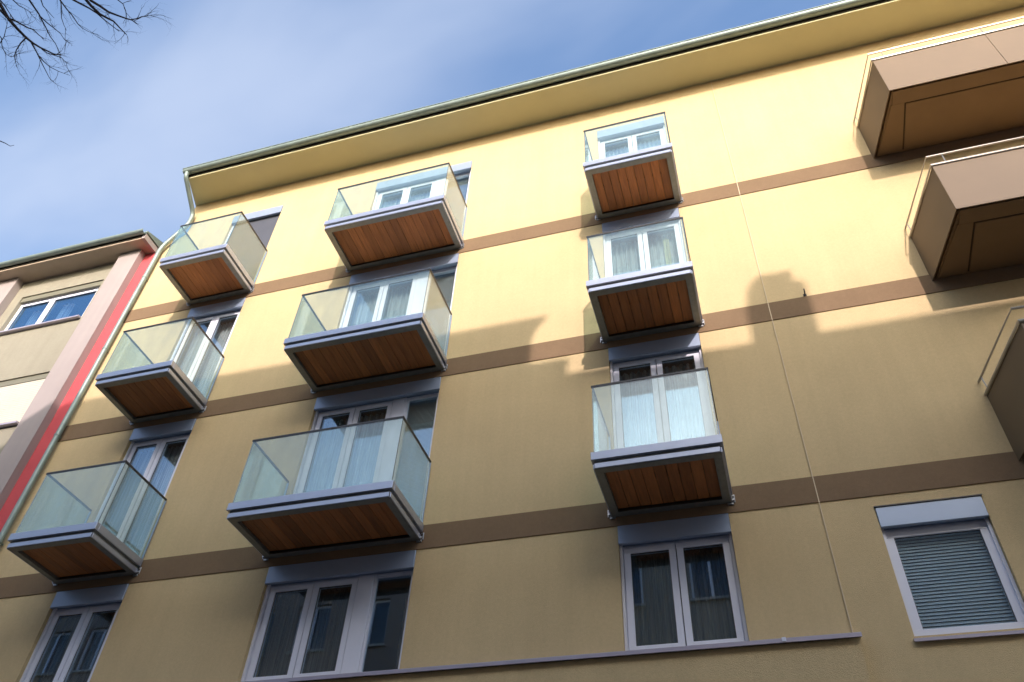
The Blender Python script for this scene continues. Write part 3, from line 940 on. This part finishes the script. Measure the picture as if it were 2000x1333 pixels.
# ------------------------------------------------------------------ bare street tree, its twigs reaching into the picture
BOUGHS = [
(0.0203,[(-4.573,-7.042,7.334),(-4.548,-6.857,7.322),(-4.558,-6.747,7.311),(-4.549,-6.663,7.314),(-4.529,-6.59,7.31),(-4.515,-6.54,7.319),(-4.498,-6.495,7.333),(-4.446,-6.416,7.353),(-4.418,-6.383,7.385)]),
(0.0081,[(-4.541,-6.55,7.339),(-4.544,-6.47,7.325),(-4.552,-6.435,7.322),(-4.558,-6.367,7.308),(-4.565,-6.289,7.294),(-4.572,-6.253,7.297)]),
(0.0064,[(-4.572,-6.433,7.354),(-4.565,-6.388,7.353),(-4.556,-6.334,7.362),(-4.529,-6.275,7.384),(-4.482,-6.214,7.407)]),
(0.0064,[(-4.508,-6.492,7.346),(-4.5,-6.434,7.364),(-4.44,-6.363,7.396),(-4.434,-6.322,7.395),(-4.434,-6.296,7.412)]),
(0.0128,[(-4.596,-6.997,7.232),(-4.532,-6.833,7.261),(-4.528,-6.765,7.27),(-4.501,-6.736,7.283),(-4.49,-6.697,7.302),(-4.467,-6.651,7.317),(-4.446,-6.628,7.328),(-4.443,-6.582,7.337),(-4.44,-6.54,7.354)]),
(0.0075,[(-4.537,-6.592,7.311),(-4.584,-6.575,7.286),(-4.625,-6.549,7.253),(-4.661,-6.518,7.235),(-4.679,-6.483,7.231),(-4.69,-6.443,7.215)]),
(0.0093,[(-4.604,-7.016,7.418),(-4.597,-6.863,7.411),(-4.598,-6.813,7.418),(-4.607,-6.762,7.422),(-4.606,-6.695,7.418)]),
(0.0104,[(-4.068,-7.059,7.033),(-4.082,-6.893,7.012),(-4.078,-6.84,7.004),(-4.084,-6.791,7.011),(-4.09,-6.75,7.006),(-4.095,-6.697,7.0),(-4.098,-6.64,6.985),(-4.099,-6.587,6.989),(-4.104,-6.515,6.971)]),
(0.0064,[(-4.084,-6.778,7.007),(-4.07,-6.723,7.01),(-4.058,-6.676,7.022),(-4.044,-6.627,7.029),(-4.047,-6.58,7.03),(-4.032,-6.546,7.035)]),
(0.007,[(-4.319,-6.985,7.166),(-4.315,-6.89,7.169),(-4.31,-6.837,7.182),(-4.299,-6.808,7.199),(-4.293,-6.766,7.22)]),
(0.007,[(-3.974,-6.95,7.238),(-4.006,-6.789,7.203),(-4.022,-6.745,7.184),(-4.061,-6.687,7.168),(-4.075,-6.636,7.16),(-4.083,-6.598,7.161)]),
(0.0081,[(-3.81,-6.985,6.949),(-3.818,-6.846,6.934),(-3.819,-6.786,6.94),(-3.807,-6.734,6.935),(-3.805,-6.679,6.93),(-3.795,-6.647,6.929),(-3.775,-6.612,6.937)]),
(0.0174,[(-3.676,-7.02,6.942),(-3.645,-6.804,6.937),(-3.636,-6.759,6.934),(-3.616,-6.694,6.937),(-3.593,-6.651,6.953),(-3.58,-6.615,6.975),(-3.575,-6.555,6.988),(-3.566,-6.502,6.997)]),
(0.0151,[(-3.614,-6.988,6.891),(-3.58,-6.801,6.885),(-3.559,-6.75,6.905),(-3.53,-6.697,6.91),(-3.505,-6.657,6.934),(-3.472,-6.617,6.953),(-3.449,-6.587,6.974),(-3.441,-6.552,6.986)]),
(0.0116,[(-3.806,-6.987,6.944),(-3.748,-6.822,6.961),(-3.727,-6.779,6.979),(-3.697,-6.733,6.991),(-3.677,-6.684,7.005),(-3.656,-6.629,7.006),(-3.64,-6.582,7.016),(-3.621,-6.527,7.026)]),
(0.0064,[(-3.469,-6.588,6.992),(-3.435,-6.574,7.018),(-3.408,-6.574,7.033),(-3.379,-6.561,7.061),(-3.355,-6.551,7.076)]),
(0.0064,[(-3.437,-6.894,6.918),(-3.415,-6.752,6.907),(-3.403,-6.717,6.915),(-3.415,-6.675,6.92),(-3.424,-6.65,6.917)]),
(0.007,[(-5.194,-6.205,6.955),(-5.086,-6.026,7.001),(-5.073,-5.994,7.015),(-5.055,-5.959,7.018),(-5.04,-5.948,7.043)]),
(0.007,[(-4.652,-6.697,7.035),(-4.583,-6.666,7.101),(-4.556,-6.687,7.149),(-4.537,-6.724,7.202),(-4.518,-6.757,7.248)]),
(0.0058,[(-4.519,-6.765,7.065),(-4.52,-6.702,7.072),(-4.551,-6.651,7.056),(-4.553,-6.6,7.046),(-4.543,-6.567,7.058),(-4.522,-6.565,7.083)]),
(0.007,[(-3.935,-6.995,6.927),(-3.934,-6.891,6.92),(-3.943,-6.854,6.912),(-3.94,-6.807,6.919),(-3.936,-6.758,6.926)]),
]
tree = thing('bare_tree', 'leafless street tree with thin dark twigs against the sky', 'tree', (-5.9, -9.3, -0.02))
TB = Vector((-5.9, -9.3, -0.02))
trunk_pts = [TB, TB + Vector((0.05, 0.02, 1.5)), TB + Vector((0.0, 0.05, 3.0)), TB + Vector((0.1, 0.1, 4.5)), TB + Vector((0.15, 0.2, 5.9)), TB + Vector((0.1, 0.3, 7.2)), TB + Vector((0.2, 0.4, 8.4))]
tr_r = [0.16, 0.13, 0.115, 0.10, 0.075, 0.045, 0.02]
put('trunk', MB().tube(trunk_pts, tr_r, 12), 'bark', tree, TB, smooth=True)
crown = MB()
rt = random.Random(21)


def twig(p, d, length, r, depth):
    """A crooked twig with side twigs."""
    pts, rr = [p.copy()], [r]
    n = 5
    dd = d.normalized()
    for i in range(n):
        dd = (dd + Vector((rt.uniform(-1, 1), rt.uniform(-1, 1), rt.uniform(-1, 1))) * 0.28).normalized()
        pts.append(pts[-1] + dd * length / n)
        rr.append(r * (1 - 0.75 * (i + 1) / n))
    crown.tube(pts, rr, 4 if depth < 2 else 3)
    if depth > 0:
        for i in range(1, n + 1):
            if rt.random() < 0.75:
                s = Vector((rt.uniform(-1, 1), rt.uniform(-1, 1), rt.uniform(-0.9, 0.9)))
                twig(pts[i], dd * 0.8 + s * 0.75, length * rt.uniform(0.3, 0.6), rr[i] * 0.7, depth - 1)


def limb(a, b, r0, r1, sag=0.5):
    mid = (a + b) / 2 + Vector((rt.uniform(-.15, .15), rt.uniform(-.15, .15), sag))
    pts, rr = [], []
    for i in range(9):
        t = i / 8
        pts.append(a * (1 - t) ** 2 + mid * 2 * t * (1 - t) + b * t * t + Vector((rt.uniform(-.04, .04), rt.uniform(-.04, .04), rt.uniform(-.04, .04))) * (1 if 0 < i < 8 else 0))
        rr.append(r0 + (r1 - r0) * t)
    crown.tube(pts, rr, 8)
    return pts


SIDE = {1, 2, 3, 5, 8, 15}
hub_a = limb(trunk_pts[4], Vector(BOUGHS[0][1][0]) + Vector((-0.35, -0.5, -0.1)), 0.06, 0.028, 0.3)[-1]
hub_b = limb(trunk_pts[4] + Vector((0, 0, -0.8)), Vector(BOUGHS[12][1][0]) + Vector((-0.45, -0.5, -0.1)), 0.06, 0.028, 0.4)[-1]
for i, (r, pts) in enumerate(BOUGHS):
    r *= 0.72
    P_ = [Vector(p) for p in pts]
    if i not in SIDE:
        h = hub_a if (P_[0] - hub_a).length < (P_[0] - hub_b).length else hub_b
        limb(h, P_[0], r * 1.3, r, 0.06)
    n = len(P_)
    crown.tube(P_, [r * (1 - 0.72 * j / (n - 1)) for j in range(n)], 6)
    for j in range(1, n):
        d = P_[j] - P_[j - 1]
        for _ in range(2 if j < n - 1 else 3):
            if rt.random() < (0.15 if i == 17 else 0.55):
                s = Vector((rt.uniform(-1, 1), rt.uniform(-1, 1), rt.uniform(-1, 1)))
                q = P_[j - 1].lerp(P_[j], rt.random())
                twig(q, d.normalized() * 0.9 + s * 0.75, rt.uniform(0.05, 0.18), 0.0019, 1)
# the rest of the crown, spreading over the far pavement
for q in range(22):
    a = rt.choice(trunk_pts[3:]) + Vector((0, 0, rt.uniform(-0.8, 0.4)))
    an = rt.uniform(math.radians(100), math.radians(330))
    L = rt.uniform(0.9, 1.8)
    b = a + Vector((math.cos(an) * L, math.sin(an) * L, rt.uniform(0.3, 1.2)))
    pts = limb(a, b, 0.03, 0.009, 0.15)
    for j in range(2, 9):
        twig(pts[j], (pts[j] - pts[j - 1]).normalized() + Vector((rt.uniform(-1, 1), rt.uniform(-1, 1), rt.uniform(-0.4, 1))), rt.uniform(0.3, 0.7), 0.006, 2)
put('crown', crown, 'bark', tree, TB)
